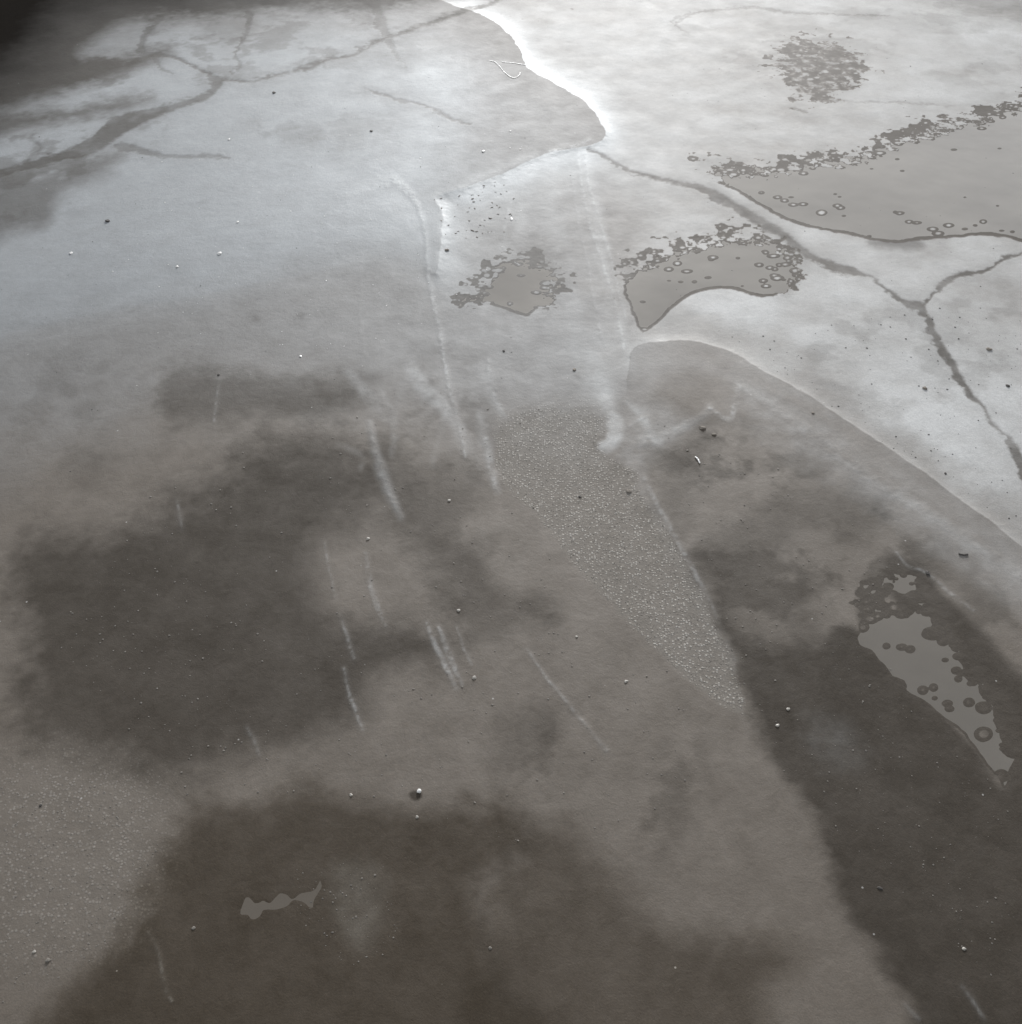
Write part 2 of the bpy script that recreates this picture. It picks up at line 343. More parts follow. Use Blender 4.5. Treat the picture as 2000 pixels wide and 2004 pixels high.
# bundle of faint translucent smears dragged towards the viewer
for pts, pl in [([(655, 700, 10), (690, 745, 14), (722, 790, 6)], .20), ([(770, 690, 10), (805, 735, 15), (850, 790, 12), (880, 850, 6)], .24), ([(905, 690, 7), (925, 740, 9), (945, 785, 4)], .20),
                ([(905, 780, 9), (918, 850, 11), (940, 925, 5)], .22), ([(700, 700, 5), (740, 790, 6), (742, 860, 3)], .16), ([(1000, 310, 10), (985, 420, 14), (975, 560, 14)], .10),
                ([(1040, 300, 12), (1052, 420, 16), (1075, 560, 18), (1100, 690, 16)], .12), ([(1105, 300, 10), (1130, 430, 13), (1160, 560, 12), (1180, 650, 8)], .16), ([(1118, 640, 14), (1128, 700, 18), (1150, 770, 12)], .20),
                ([(640, 840, 3), (680, 860, 3), (676, 885, 2)], .14), ([(815, 880, 3), (840, 760, 4), (842, 700, 2)], .12), ([(1185, 760, 5), (1210, 790, 6), (1230, 830, 4)], .24), ([(870, 800, 3), (895, 850, 5), (905, 880, 2)], .2)]:
    wx, wy = warp(3, 7, 4)
    p = smooth([(a * K, b * K, c) for a, b, c in pts], False, 4)
    d = sdist(p[:, :2], wx, wy, 46, False, p[:, 2])
    pale += pl * sstep(-9, 10, d) * np.clip(.8 + .8 * n_f + .5 * n_d, 0, 1.5)

# dried crust and the pale strip along the drag track
for pts, pl, fe, hmm in [([(1148, 785), (1170, 786), (1176, 826), (1160, 850), (1135, 855), (1131, 842), (1146, 826)], .55, 7, 1.0),
                    ([(1092, 300), (1112, 300), (1130, 420), (1165, 560), (1182, 650), (1172, 740), (1165, 775), (1130, 770), (1105, 735), (1125, 690), (1128, 600), (1110, 440)], .16, 22, .3),
                    ([(1100, 720), (1140, 700), (1168, 745), (1160, 780), (1130, 775)], .22, 16, .4),
                    ([(1390, 715), (1500, 780), (1928, 1060), (2050, 1180), (1928, 1135), (1700, 985), (1500, 850), (1400, 780)], .20, 40, .0),
                    ([(1165, 860), (1215, 880), (1225, 940), (1320, 1110), (1385, 1255), (1370, 1250), (1290, 1095), (1205, 935), (1190, 890)], .15, 10, .3),
                    ([(1215, 770), (1300, 800), (1240, 850), (1200, 870), (1180, 840)], .28, 26, .2),
                    ([(1540, 1370), (1600, 1400), (1620, 1430), (1570, 1440), (1540, 1400)], .11, 44, .1),
                    ([(640, 1640), (700, 1645), (720, 1700), (690, 1790), (640, 1720)], .12, 34, .0)]:
    wx, wy = warp(4, 9, 6)
    d = sdist(smooth(P(pts), True, 4), wx, wy, fe * 2)
    v = sstep(-fe, fe, d + .25 * fe * n_e + .5 * fe * n_d); pale += pl * v * (.8 + .5 * n_e); H += hmm * .0003 * v

# ---- gritty wedge
wedge = [(945, 800), (1000, 772), (1100, 770), (1138, 790), (1140, 820), (1132, 848), (1160, 870), (1200, 892), (1208, 930), (1258, 1000), (1308, 1085), (1348, 1170), (1382, 1250), (1402, 1345), (1330, 1308),
         (1250, 1238), (1160, 1148), (1080, 1058), (1022, 982), (955, 915), (938, 870)]
wx, wy = warp(4, 7, 5)
d = sdist(smooth(P(wedge), True, 3), wx, wy, 60)
topf = 30 * sstep(860 * K, 770 * K, PY)
grit = np.maximum(grit, sstep(-5 - topf, 7 + topf, d + topf * .6 * n_e)); H -= .0002 * sstep(-12, 14, d)
d = sdist(P([(0, 1480), (120, 1440), (280, 1500), (280, 1620), (220, 1740), (80, 1800), (-80, 1800), (-80, 1480)]), wx, wy, 160)
grit = np.maximum(grit, .32 * sstep(-110, 60, d))

# ---- puddles: a film of water with damp rims, broken by grains that stand proud of it
RIM = 6.0
phi = np.full(N, -60.0)
pud_defs = [
 ('big', [(1338, 318), (1392, 318), (1440, 322), (1500, 314), (1548, 300), (1600, 300), (1660, 282), (1720, 258), (1780, 240), (1850, 222), (1990, 196), (1990, 470), (1928, 456), (1870, 444), (1800, 448), (1740, 452), (1690, 458), (1640, 452), (1590, 440), (1530, 430), (1460, 404), (1400, 366), (1350, 338)],
  [(1310, 300), (1400, 315), (1500, 305), (1600, 290), (1720, 250), (1850, 215), (1940, 195)], 26),
 ('mid', [(1177, 530), (1212, 504), (1262, 482), (1320, 462), (1390, 450), (1446, 452), (1496, 480), (1512, 512), (1496, 548), (1440, 562), (1382, 546), (1322, 550), (1276, 576), (1244, 606), (1214, 630), (1196, 604)],
  [(1180, 500), (1250, 470), (1320, 450), (1400, 440), (1480, 470), (1500, 530)], 20),
 ('small', [(868, 572), (904, 552), (930, 520), (950, 486), (1000, 494), (1040, 500), (1058, 524), (1040, 544), (1050, 566), (1036, 584), (1010, 588), (990, 598), (958, 586), (920, 576)],
  [(880, 560), (920, 520), (950, 480), (1000, 480), (1050, 520), (1050, 560)], 20),
 ('near', [(1635, 1159), (1649, 1150), (1673, 1162), (1705, 1146), (1743, 1153), (1768, 1159), (1767, 1180), (1771, 1204), (1792, 1218), (1817, 1216), (1815, 1243), (1827, 1274), (1827, 1278), (1845, 1292), (1855, 1317), (1876, 1331), (1873, 1352), (1883, 1376), (1889, 1404), (1901, 1425), (1918, 1432), (1908, 1453), (1903, 1481), (1891, 1491), (1880, 1471), (1859, 1450), (1841, 1425), (1824, 1401), (1806, 1380), (1785, 1366), (1757, 1341), (1733, 1324), (1705, 1310), (1701, 1292), (1666, 1278), (1656, 1257), (1680, 1285), (1666, 1274), (1652, 1253), (1642, 1236), (1617, 1225), (1617, 1201), (1624, 1176)],
  [(1660, 1090), (1640, 1160), (1700, 1150), (1760, 1160), (1800, 1210), (1840, 1270), (1890, 1320), (1910, 1400)], 7),
 ('tip', [(1645, 1124), (1642, 1115), (1659, 1099), (1671, 1089), (1685, 1078), (1705, 1085), (1722, 1089), (1732, 1103), (1726, 1120), (1705, 1128), (1691, 1127), (1666, 1119)],
  [(1640, 1120), (1680, 1090), (1740, 1110)], 8),
 ('far', [(872, -30), (1080, -30), (1046, 12), (1020, 34), (990, 46), (962, 42), (925, 22), (890, 6)],
  [(940, 40), (1000, 45), (1040, 20)], 18),
 ('pitted', [(1470, 112), (1520, 92), (1590, 98), (1612, 130), (1592, 160), (1550, 178), (1500, 160)],
  [(1470, 112), (1520, 92), (1590, 98), (1612, 130), (1592, 160), (1550, 178), (1500, 160), (1540, 130)], 22),
 ('sliver', [(453, 1726), (462, 1706), (470, 1697), (480, 1708), (492, 1708), (500, 1702), (512, 1706), (528, 1686), (542, 1686), (552, 1695), (565, 1686), (585, 1682), (596, 1676), (603, 1660), (607, 1672), (598, 1686), (592, 1702), (590, 1712), (576, 1702), (560, 1698), (550, 1700), (540, 1710), (510, 1714), (496, 1716), (490, 1728), (478, 1734), (468, 1726)],
  [], 3),
]
pud_id = np.zeros(N, int)
dot_list = []
def dots_for(k, name, poly, rough):
    o = []
    P_ = np.array(P(poly))
    sc = {'big': 1, 'mid': 1, 'small': 1, 'near': 1.55, 'tip': 1.3, 'far': .9, 'pitted': .8, 'sliver': 1}[name]
    if rough:
        rp = smooth(P(rough), False, 6)
        seg = np.linalg.norm(np.diff(rp, axis=0), axis=1); L = seg.sum(); cum = np.r_[0, np.cumsum(seg)]
        n = int(L / (3.4 * sc) * {'pitted': 1.1}.get(name, 1.0))
        for i in range(n):
            s = rng.uniform(0, L); j = min(np.searchsorted(cum, s) - 1, len(seg) - 1); j = max(j, 0)
            q = rp[j] + (rp[j + 1] - rp[j]) * (s - cum[j]) / seg[j]
            spread = {'big': 20, 'mid': 20, 'small': 17, 'near': 17, 'tip': 12, 'far': 16, 'pitted': 42}[name]
            q = q + rng.normal(0, 1, 2) * np.array([spread, spread * .55])
            r = (abs(rng.normal(0, 1)) * 2.6 - (2.0 if rng.random() < .6 else 4.0)) * sc if name in ('near', 'tip') else (abs(rng.normal(0, 1)) * 2.4 + (.4 if rng.random() < .72 else -4.0)) * sc
            o.append((q[0], q[1], r))
    return o
extra = {'big': [(1467, 372, 3), (1480, 378, 3), (1497, 386, 3), (1492, 372, -1), (1550, 401, 5), (1436, 363, 1), (1576, 366, -1), (1584, 371, -1), (1586, 392, 3), (1580, 388, 3), (1592, 407, -1), (1515, 385, 3), (1689, 400, 0), (1698, 402, 2), (1644, 318, -2), (1702, 322, -1), (1886, 280, -2), (1882, 388, -2), (1800, 282, 0), (1820, 372, -2), (1855, 418, 3), (1715, 418, 3), (1730, 420, 2), (1760, 432, 4), (1770, 440, 4), (1790, 425, 3), (1820, 432, 0), (1840, 425, -1), (1890, 435, -1), (1910, 437, 0), (1640, 445, -1), (1560, 436, 0), (1522, 425, 0)],
         'mid': [(1278, 497, 4), (1296, 512, 3), (1262, 508, 3), (1345, 486, 3), (1342, 490, 1), (1392, 487, -1), (1336, 524, 0), (1284, 532, -1), (1310, 532, 0), (1262, 530, -2), (1440, 530, 3), (1452, 505, 3), (1400, 540, -2), (1460, 520, 2), (1212, 570, -1), (1216, 623, 3), (1470, 500, 2), (1432, 500, 3), (1445, 540, 3)],
         'small': [(983, 520, 1), (962, 573, 2), (950, 506, 0), (1030, 535, 5), (1012, 552, 3), (935, 498, 4)],
         'near': [(1671, 1222, -1), (1700, 1224, 0), (1716, 1228, 0), (1655, 1166, 1), (1627, 1187, 4), (1686, 1150, 4), (1720, 1150, 2), (1672, 1090, 3), (1690, 1108, 2), (1658, 1122, 1), (1803, 1268, 0), (1818, 1272, 0), (1806, 1284, -1), (1838, 1270, 4), (1862, 1304, 3), (1786, 1330, -1), (1826, 1328, 2), (1854, 1338, 4), (1854, 1388, 6), (1888, 1466, 4), (1762, 1320, -3), (1776, 1198, 2), (1770, 1160, 3), (1868, 1296, 5), (1905, 1340, 6), (1912, 1390, 6), (1790, 1340, -1), (1760, 1300, 1), (1740, 1305, 1), (1700, 1140, 2)],
         'far': [(990, 10, 2), (1000, 20, 2), (960, 28, 2), (982, 30, 3)], 'pitted': [], 'tip': [], 'sliver': []}
for k, (name, poly, rough, amp) in enumerate(pud_defs):
    wx, wy = warp(1, 3, 2)
    d = sdist(smooth(P(poly), True, 3), wx, wy, 60)
    sel = np.nonzero(d > -59)[0]; n_pre = name
    dd = d[sel]
    px, py, fo = PX[sel], PY[sel], fore[sel]
    if rough:
        rp = smooth(P(rough), False, 4); best = np.full(len(sel), 1e9)
        for q in rp: best = np.minimum(best, np.hypot(px - q[0], (py - q[1]) * 1.5))
        ra = amp * sstep(75, 12, best)
        g = fbm(cx[sel], cy[sel], 75, 3, 50 + k, .6)
        dd = dd + ra * g * 1.4 - ra * .10
        g2 = fbm(cx[sel], cy[sel], 42, 3, 80 + k, .6); g3 = fbm(cx[sel], cy[sel], 11, 2, 90 + k)
        fw = {'big': 10, 'mid': 9, 'small': 12, 'near': 17, 'tip': 12, 'far': 12, 'pitted': 20}[name]
        dd = np.maximum(dd, np.minimum(RIM - 1.6, fw + (26 if name in ('near', 'tip') else 40) * g2 + 18 * g3 - best * .9))
    else:
        dd = dd + RIM + 1.0 + amp * .6 * n_e[sel]
    dd = dd + 1.6 * n_e[sel] + 2.2 * n_f[sel]
    for (qx, qy, r) in dots_for(k, name, poly, rough) + [] + [(a * K, b * K, c * 1.2) for a, b, c in extra[name]]:
        ii = np.nonzero((np.abs(px - qx) < 45) & (np.abs(py - qy) < 40))[0]
        if not len(ii): continue
        f0 = CAM_H / math.sqrt(at(qx, qy)[1] ** 2 + CAM_H ** 2)
        s_ = rng.uniform(.8, 1.35)
        dist = np.hypot((px[ii] - qx) / s_, (py[ii] - qy) / f0 * rng.uniform(.9, 1.1)) - r - 1.5 * n_f[sel][ii]
        rimk = 1.0 if name != 'near' else .62
        dd[ii] = np.minimum(dd[ii], dist * rimk)
    if name in ('far', 'pitted'): dd = np.minimum(dd, RIM - 8.5 + 3 * n_e[sel] if name == 'far' else .7 + 2.5 * n_e[sel] + 3 * n_f[sel])
    up = dd > phi[sel]
    phi[sel] = np.where(up, dd, phi[sel]); pud_id[sel[dd > -20]] = k + 1

pale *= 1 - sstep(-1.6, .4, phi)
pale *= 1 - np.minimum(1, 1.15 * crk)
fine = 0.00022 * n_c + 0.0012 * n_a * .8
Zc = H + fine
ZW = Zc.copy()                                         # level of the water film where there is one
Zc = Zc + 0.00014 - 0.00028 * sstep(RIM - 8, RIM + 8, phi)

Z = np.zeros_like(X); Z[core] = Zc
def full(a, fill=0.0):
    o = np.full(X.shape, fill, np.float32); o[core] = a; return o.ravel()

def grid_mesh(name, mask_quads, xx, yy, zz):
    r, c = np.nonzero(mask_quads)
    nx = xx.shape[1]
    q = np.stack([r * nx + c, r * nx + c + 1, (r + 1) * nx + c + 1, (r + 1) * nx + c], 1)
    used, inv = np.unique(q.ravel(), return_inverse=True)
    me = bpy.data.meshes.new(name)
    me.vertices.add(len(used)); me.vertices.foreach_set('co', np.stack([xx.ravel()[used], yy.ravel()[used], zz.ravel()[used]], 1).astype(np.float32).ravel())
    n = len(q); me.loops.add(4 * n); me.loops.foreach_set('vertex_index', inv.astype(np.int32).ravel())
    me.polygons.add(n); me.polygons.foreach_set('loop_start', np.arange(0, 4 * n, 4, dtype=np.int32))
    try: me.polygons.foreach_set('loop_total', np.full(n, 4, np.int32))
    except Exception: pass
    me.polygons.foreach_set('use_smooth', np.ones(n, bool))
    me.update(); me.validate()
    return me, used

me, used = grid_mesh('ground', np.ones((NY - 1, NX - 1), bool), X, Y, Z)
for nm, a in (('damp', damp), ('rim', phi), ('grit', grit), ('pale', pale), ('gloss', gloss), ('corner_shade', corner_shade), ('tint', tint)):
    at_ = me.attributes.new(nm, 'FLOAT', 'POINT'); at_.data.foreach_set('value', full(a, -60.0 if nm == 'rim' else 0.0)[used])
ground = bpy.data.objects.new('ground', me); C.objects.link(ground); ground['kind'] = 'structure'

# ------------------------------------------------------------------ materials
class NT:
    def __init__(s, name):
        s.m = bpy.data.materials.new(name); s.m.use_nodes = True; s.t = s.m.node_tree; s.t.nodes.clear()
        s.out = s.n('ShaderNodeOutputMaterial'); s.b = s.n('ShaderNodeBsdfPrincipled'); s.t.links.new(s.b.outputs[0], s.out.inputs[0])
    def n(s, ty, **kw):
        o = s.t.nodes.new(ty)
        for k, v in kw.items(): setattr(o, k, v)
        return o
    def put(s, sock, v):
        if hasattr(v, 'is_output'): s.t.links.new(v, sock)
        else: sock.default_value = v
    def math(s, op, a, b=0.0, clamp=False):
        o = s.n('ShaderNodeMath', operation=op, use_clamp=clamp); s.put(o.inputs[0], a); s.put(o.inputs[1], b); return o.outputs[0]
    def attr(s, nm): return s.n('ShaderNodeAttribute', attribute_name=nm).outputs['Fac']
    def ramp(s, v, a, b, c=0.0, d=1.0, smooth=True):
        o = s.n('ShaderNodeMapRange', interpolation_type='SMOOTHSTEP' if smooth else 'LINEAR'); s.put(o.inputs[0], v)
        for i, k in enumerate((a, b, c, d)): s.put(o.inputs[i + 1], k)
        return o.outputs[0]
    def mix(s, f, a, b):
        o = s.n('ShaderNodeMix', data_type='RGBA'); s.put(o.inputs[0], f)
        s.put(o.inputs[6], a); s.put(o.inputs[7], b); return o.outputs[2]
    def mixmul(s, a, b):
        o = s.n('ShaderNodeVectorMath', operation='MULTIPLY'); s.put(o.inputs[0], a); o.inputs[1].default_value = b[:3]; return o.outputs[0]
    def noise(s, vec, scale, detail=4, rough=.55, dist=0):
        o = s.n('ShaderNodeTexNoise'); s.put(o.inputs['Vector'], vec); s.put(o.inputs['Scale'], scale)
        s.put(o.inputs['Detail'], detail); s.put(o.inputs['Roughness'], rough); s.put(o.inputs['Distortion'], dist); return o.outputs[0]
    def voro(s, vec, scale):
        o = s.n('ShaderNodeTexVoronoi'); s.put(o.inputs['Vector'], vec); s.put(o.inputs['Scale'], scale); return o
    def scale(s, col, f):
        o = s.n('ShaderNodeVectorMath', operation='SCALE'); s.put(o.inputs[0], col); s.put(o.inputs['Scale'], f); return o.outputs[0]

DRY = (.107, .0835, .0605, 1); WET = (.0465, .0375, .0280, 1); PALE = (.475, .475, .465, 1); CORNER_SHADE = (.018, .016, .014, 1)
g = NT('silt'); ob = g.n('ShaderNodeTexCoord').outputs['Object']
damp_and_shade_n, rim_n, grit_n, pale_n, gloss_n, corner_shade_n = [g.attr(k) for k in ('damp', 'rim', 'grit', 'pale', 'gloss', 'corner_shade')]
broad = g.noise(ob, 2.2, 5, .6); med = g.noise(ob, 17, 6, .62, .3); finen = g.noise(ob, 120, 4, .65); grain = g.noise(ob, 520, 2, .6)
tex45 = g.noise(ob, 48, 5, .68, .6)
mott = g.math('ADD', g.math('MULTIPLY', g.math('SUBTRACT', med, .5), .70), g.math('ADD', g.math('MULTIPLY', g.math('SUBTRACT', tex45, .5), .62), g.math('MULTIPLY', g.math('SUBTRACT', finen, .5), .42)))
soak = g.math('ADD', damp_and_shade_n, g.math('ADD', g.math('MULTIPLY', mott, g.math('SUBTRACT', g.math('SUBTRACT', 1.0, g.math('MULTIPLY', damp_and_shade_n, .45)), g.math('MULTIPLY', g.math('MINIMUM', gloss_n, 1.0), .5))), g.math('MULTIPLY', g.math('SUBTRACT', broad, .5), .5)))
soak = g.math('MULTIPLY', g.ramp(soak, -.15, 1.0, 0, 1, False), 1.0, True)
rimw = g.ramp(g.math('ADD', rim_n, g.math('MULTIPLY', g.math('SUBTRACT', finen, .5), 5.0)), -1.8, 1.8, 0, .84)
soak = g.math('MAXIMUM', soak, rimw)
col = g.mix(soak, g.mix(g.math('MULTIPLY', gloss_n, 1.0, True), DRY, (.262, .268, .271, 1)), WET)  # gloss also lightens the base: sheen of the sheet painted as blue-grey
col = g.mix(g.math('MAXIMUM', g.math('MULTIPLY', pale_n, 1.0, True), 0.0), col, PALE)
# grit: pale and dark grains bedded in the surface
col = g.mix(g.math('MULTIPLY', grit_n, .6), col, (.188, .168, .142, 1))
v1 = g.voro(ob, 300); v2 = g.noise(ob, 230, 3, .7)
sc1 = g.n('ShaderNodeSeparateColor'); g.t.links.new(v1.outputs['Color'], sc1.inputs[0])
spk = g.math('MULTIPLY', g.ramp(v1.outputs['Distance'], .55, .25), g.ramp(sc1.outputs[0], .25, .95))
col = g.mix(g.math('MULTIPLY', g.ramp(v2, .50, .36), g.math('MULTIPLY', grit_n, .16)), col, (.075, .065, .055, 1))
col = g.mix(g.math('MULTIPLY', spk, g.math('MULTIPLY', grit_n, .72)), col, (.40, .375, .34, 1))
# dust specks everywhere, thinly
v3 = g.voro(ob, 46); sc3 = g.n('ShaderNodeSeparateColor'); g.t.links.new(v3.outputs['Color'], sc3.inputs[0])
tiny = g.math('MULTIPLY', g.ramp(v3.outputs['Distance'], .055, .025), g.math('GREATER_THAN', sc3.outputs[0], .86))
col = g.mix(g.math('MULTIPLY', tiny, .7), col, (.06, .052, .045, 1))
pits = g.math('MULTIPLY', g.ramp(v3.outputs['Distance'], .07, .03), g.math('LESS_THAN', sc3.outputs[0], .10))
col = g.mix(g.math('MULTIPLY', pits, .55), col, (.55, .53, .5, 1))
col = g.mix(g.math('MULTIPLY', g.attr('tint'), .8), col, g.mixmul(col, (.95, .865, .72, 1)))
col = g.mix(corner_shade_n, col, CORNER_SHADE)
col = g.scale(col, g.math('ADD', 1.0, g.math('ADD', g.math('MULTIPLY', g.math('SUBTRACT', grain, .5), .60), g.math('MULTIPLY', g.math('SUBTRACT', finen, .5), .35))))
g.put(g.b.inputs['Base Color'], col)
rough = g.math('ADD', .74, g.math('MULTIPLY', g.math('SUBTRACT', med, .5), .12))
rough = g.math('SUBTRACT', rough, g.math('MULTIPLY', gloss_n, .10))
rough = g.math('ADD', rough, g.math('MULTIPLY', grit_n, .1))
g.put(g.b.inputs['Roughness'], rough); g.b.inputs['IOR'].default_value = 1.5
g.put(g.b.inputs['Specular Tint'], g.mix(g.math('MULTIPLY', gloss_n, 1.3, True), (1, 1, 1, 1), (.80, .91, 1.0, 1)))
spec = g.math('MULTIPLY', g.math('SUBTRACT', .95, g.math('MULTIPLY', g.math('MAXIMUM', soak, rimw), .78)), g.math('SUBTRACT', 1.0, corner_shade_n))
g.put(g.b.inputs['Specular IOR Level'], g.math('MAXIMUM', spec, .0))
bh = g.math('ADD', g.math('ADD', g.math('MULTIPLY', grain, .22), g.math('MULTIPLY', tex45, .55)), g.math('ADD', g.math('MULTIPLY', finen, .45), g.math('MULTIPLY', g.math('MULTIPLY', spk, grit_n), .9)))
bmp = g.n('ShaderNodeBump'); bmp.inputs['Strength'].default_value = .42; bmp.inputs['Distance'].default_value = .0016
g.put(bmp.inputs['Height'], bh); g.t.links.new(bmp.outputs[0], g.b.inputs['Normal'])
me.materials.append(g.m)

wt = NT('murky_water')
wt.put(wt.b.inputs['Base Color'], (.205, .185, .160, 1)); wt.put(wt.b.inputs['Roughness'], .10); wt.put(wt.b.inputs['IOR'], 1.33)
wn = wt.n('ShaderNodeTexNoise'); wn.inputs['Scale'].default_value = 5; wn.inputs['Detail'].default_value = 5; wt.t.links.new(wt.n('ShaderNodeTexCoord').outputs['Object'], wn.inputs['Vector'])
wmul = wt.n('ShaderNodeVectorMath', operation='SCALE', name='tone'); wt.put(wmul.inputs['Scale'], wt.ramp(wn.outputs[0], .3, .7, .90, 1.10)); wt.t.links.new(wmul.outputs[0], wt.b.inputs['Base Color'])
def water(name, c):
    m = wt.m.copy(); m.name = name; m.node_tree.nodes['tone'].inputs[0].default_value = c[:3]; return m
W_FAR = water('silty_water', (.275, .255, .228, 1)); W_NEAR = water('murky_water', (.180, .163, .141, 1)); W_THIN = water('thin_film', (.116, .100, .082, 1))

# ------------------------------------------------------------------ water films
PUD = ['broad sheet of grey water with grains along its ragged far edge', 'pointed grey puddle beside the crack, tapering towards the drag track', 'small star-shaped puddle alone in the pale middle ground',
       'grey puddle with dark ringed grains inside the dark wet mud', 'small pool just beyond the ringed puddle in the dark wet mud', 'far puddle cut off by the top edge beside the bright lip', 'faint pitted puddle full of grains on the pale far ground', 'thin broken sliver of water on the dark brown mud']
PH2 = np.full(X.shape, -60.0); PH2[core] = phi
PI2 = np.zeros(X.shape, int); PI2[core] = pud_id
ZW2 = np.zeros_like(X); ZW2[core] = ZW
for k in range(len(pud_defs)):
    m = (PH2 > RIM - 7) & (PI2 == k + 1)
    mq = m[:-1, :-1] | m[1:, :-1] | m[:-1, 1:] | m[1:, 1:]
    if not mq.any() or pud_defs[k][0] in ('far', 'pitted'): continue      # those two are only damp, no standing film
    wm, _ = grid_mesh('puddle', mq, X, Y, ZW2)
    wo = bpy.data.objects.new('puddle', wm); C.objects.link(wo); wm.materials.append({'near': W_NEAR, 'tip': W_NEAR, 'sliver': W_THIN}.get(pud_defs[k][0], W_FAR))
    wo['kind'] = 'structure'; wo['label'] = PUD[k]

# ------------------------------------------------------------------ loose things lying on the silt
def ground_z(x, y):
    j = int(np.clip(np.searchsorted(XA, x) - 1, 0, NX - 2)); i = int(np.clip(np.searchsorted(YA, y) - 1, 0, NY - 2))
    u = (x - XA[j]) / (XA[j + 1] - XA[j]); v = (y - YA[i]) / (YA[i + 1] - YA[i])
    return float((Z[i, j] * (1 - u) + Z[i, j + 1] * u) * (1 - v) + (Z[i + 1, j] * (1 - u) + Z[i + 1, j + 1] * u) * v)

def px_size(px, py):
    x, y = at(px, py); return float((y * cd + CAM_H * sd_) / FPX)

def stone_mat(name, a, b, rough, sc=260):
    q = NT(name); o = q.n('ShaderNodeTexCoord').outputs['Object']
    n = q.noise(o, sc, 4, .65)
    q.put(q.b.inputs['Base Color'], q.mix(q.ramp(n, .35, .65), a, b)); q.put(q.b.inputs['Roughness'], rough)
    bm = q.n('ShaderNodeBump'); bm.inputs['Strength'].default_value = .5; bm.inputs['Distance'].default_value = .0006
    q.put(bm.inputs['Height'], q.noise(o, sc * 2.5, 4, .6)); q.t.links.new(bm.outputs[0], q.b.inputs['Normal'])
    return q.m
M_WHITE = stone_mat('white_chip', (.72, .71, .69, 1), (.52, .51, .49, 1), .45)
M_PALE = stone_mat('pale_pebble', (.36, .335, .30, 1), (.24, .22, .19, 1), .55)
M_CRUMB = stone_mat('silt_crumb', (.20, .18, .155, 1), (.12, .107, .092, 1), .8)
M_DARK = stone_mat('dark_grit', (.05, .043, .037, 1), (.025, .022, .019, 1), .75)
M_BROWN = stone_mat('brown_lump', (.24, .21, .175, 1), (.14, .12, .10, 1), .85)
M_HAIR = stone_mat('white_fibre', (.80, .79, .77, 1), (.68, .67, .65, 1), .4)

hb = M_HAIR.node_tree.nodes['Principled BSDF']; hb.inputs['Subsurface Weight'].default_value = 1.0; hb.inputs['Subsurface Scale'].default_value = .004; hb.inputs['Subsurface Radius'].default_value = (1, 1, 1)
def ico(sub):
    t = (1 + 5 ** .5) / 2
    v = [(-1, t, 0), (1, t, 0), (-1, -t, 0), (1, -t, 0), (0, -1, t), (0, 1, t), (0, -1, -t), (0, 1, -t), (t, 0, -1), (t, 0, 1), (-t, 0, -1), (-t, 0, 1)]
    f = [(0, 11, 5), (0, 5, 1), (0, 1, 7), (0, 7, 10), (0, 10, 11), (1, 5, 9), (5, 11, 4), (11, 10, 2), (10, 7, 6), (7, 1, 8), (3, 9, 4), (3, 4, 2), (3, 2, 6), (3, 6, 8), (3, 8, 9), (4, 9, 5), (2, 4, 11), (6, 2, 10), (8, 6, 7), (9, 8, 1)]
    v = [np.array(a, float) / np.linalg.norm(a) for a in v]
    for _ in range(sub):
        mid = {}; nf = []
        def m(a, b):
            k = (min(a, b), max(a, b))
            if k not in mid:
                q = v[a] + v[b]; v.append(q / np.linalg.norm(q)); mid[k] = len(v) - 1
            return mid[k]
        for a, b, c in f:
            ab, bc, ca = m(a, b), m(b, c), m(c, a); nf += [(a, ab, ca), (b, bc, ab), (c, ca, bc), (ab, bc, ca)]
        f = nf
    return np.array(v), np.array(f)
ICO0, ICO1, ICO3 = ico(0), ico(1), ico(3)

def lump(seed, ax, ay, az, jag):
    """an uneven stone: a ball pushed in and out by noise and cut by a few facets"""
    r_ = np.random.default_rng(seed); v, f = ICO3; v = v.copy()
    k = 1 + jag * .35 * fbm(v[:, 0] * 1.3 + seed, v[:, 1] * 1.3 + v[:, 2] * .9, 1.1, 3, seed)
    v = v * k[:, None]
    for _ in range(int(3 + 5 * jag)):
        n = r_.normal(size=3); n /= np.linalg.norm(n); h = r_.uniform(.62, .92); e = v @ n - h
        v = v - np.where(e > 0, e, 0)[:, None] * n
    return v * np.array([ax, ay, az]), f

def mesh_obj(name, v, f, mat, smooth_=True):
    m = bpy.data.meshes.new(name); m.from_pydata([tuple(a) for a in v], [], [tuple(int(i) for i in a) for a in f])
    m.polygons.foreach_set('use_smooth', np.full(len(m.polygons), smooth_)); m.update(); m.materials.append(mat)
    o = bpy.data.objects.new(name, m); C.objects.link(o); return o

def tag(o, label, cat, group=None):
    o['label'] = label; o['category'] = cat
    if group: o['group'] = group
    return o

def stone(name, px, py, rx, ry, mat, label, cat, group, jag=.8, rot=0, hk=.34, sink=.24):
    x, y = map(float, at(px, py)); s = px_size(px, py) * .74
    a = rx * s; b = ry * s / max(CAM_H / math.hypot(y, CAM_H), .35); h = min(a, b) * hk
    v, f = lump(int(px * 7 + py), a, b, h, jag)
    o = mesh_obj(name, v, f, mat); o.location = (x, y, ground_z(x, y) + h * (1 - 2 * sink)); o.rotation_euler.z = R(rot)
    return tag(o, label, cat, group)

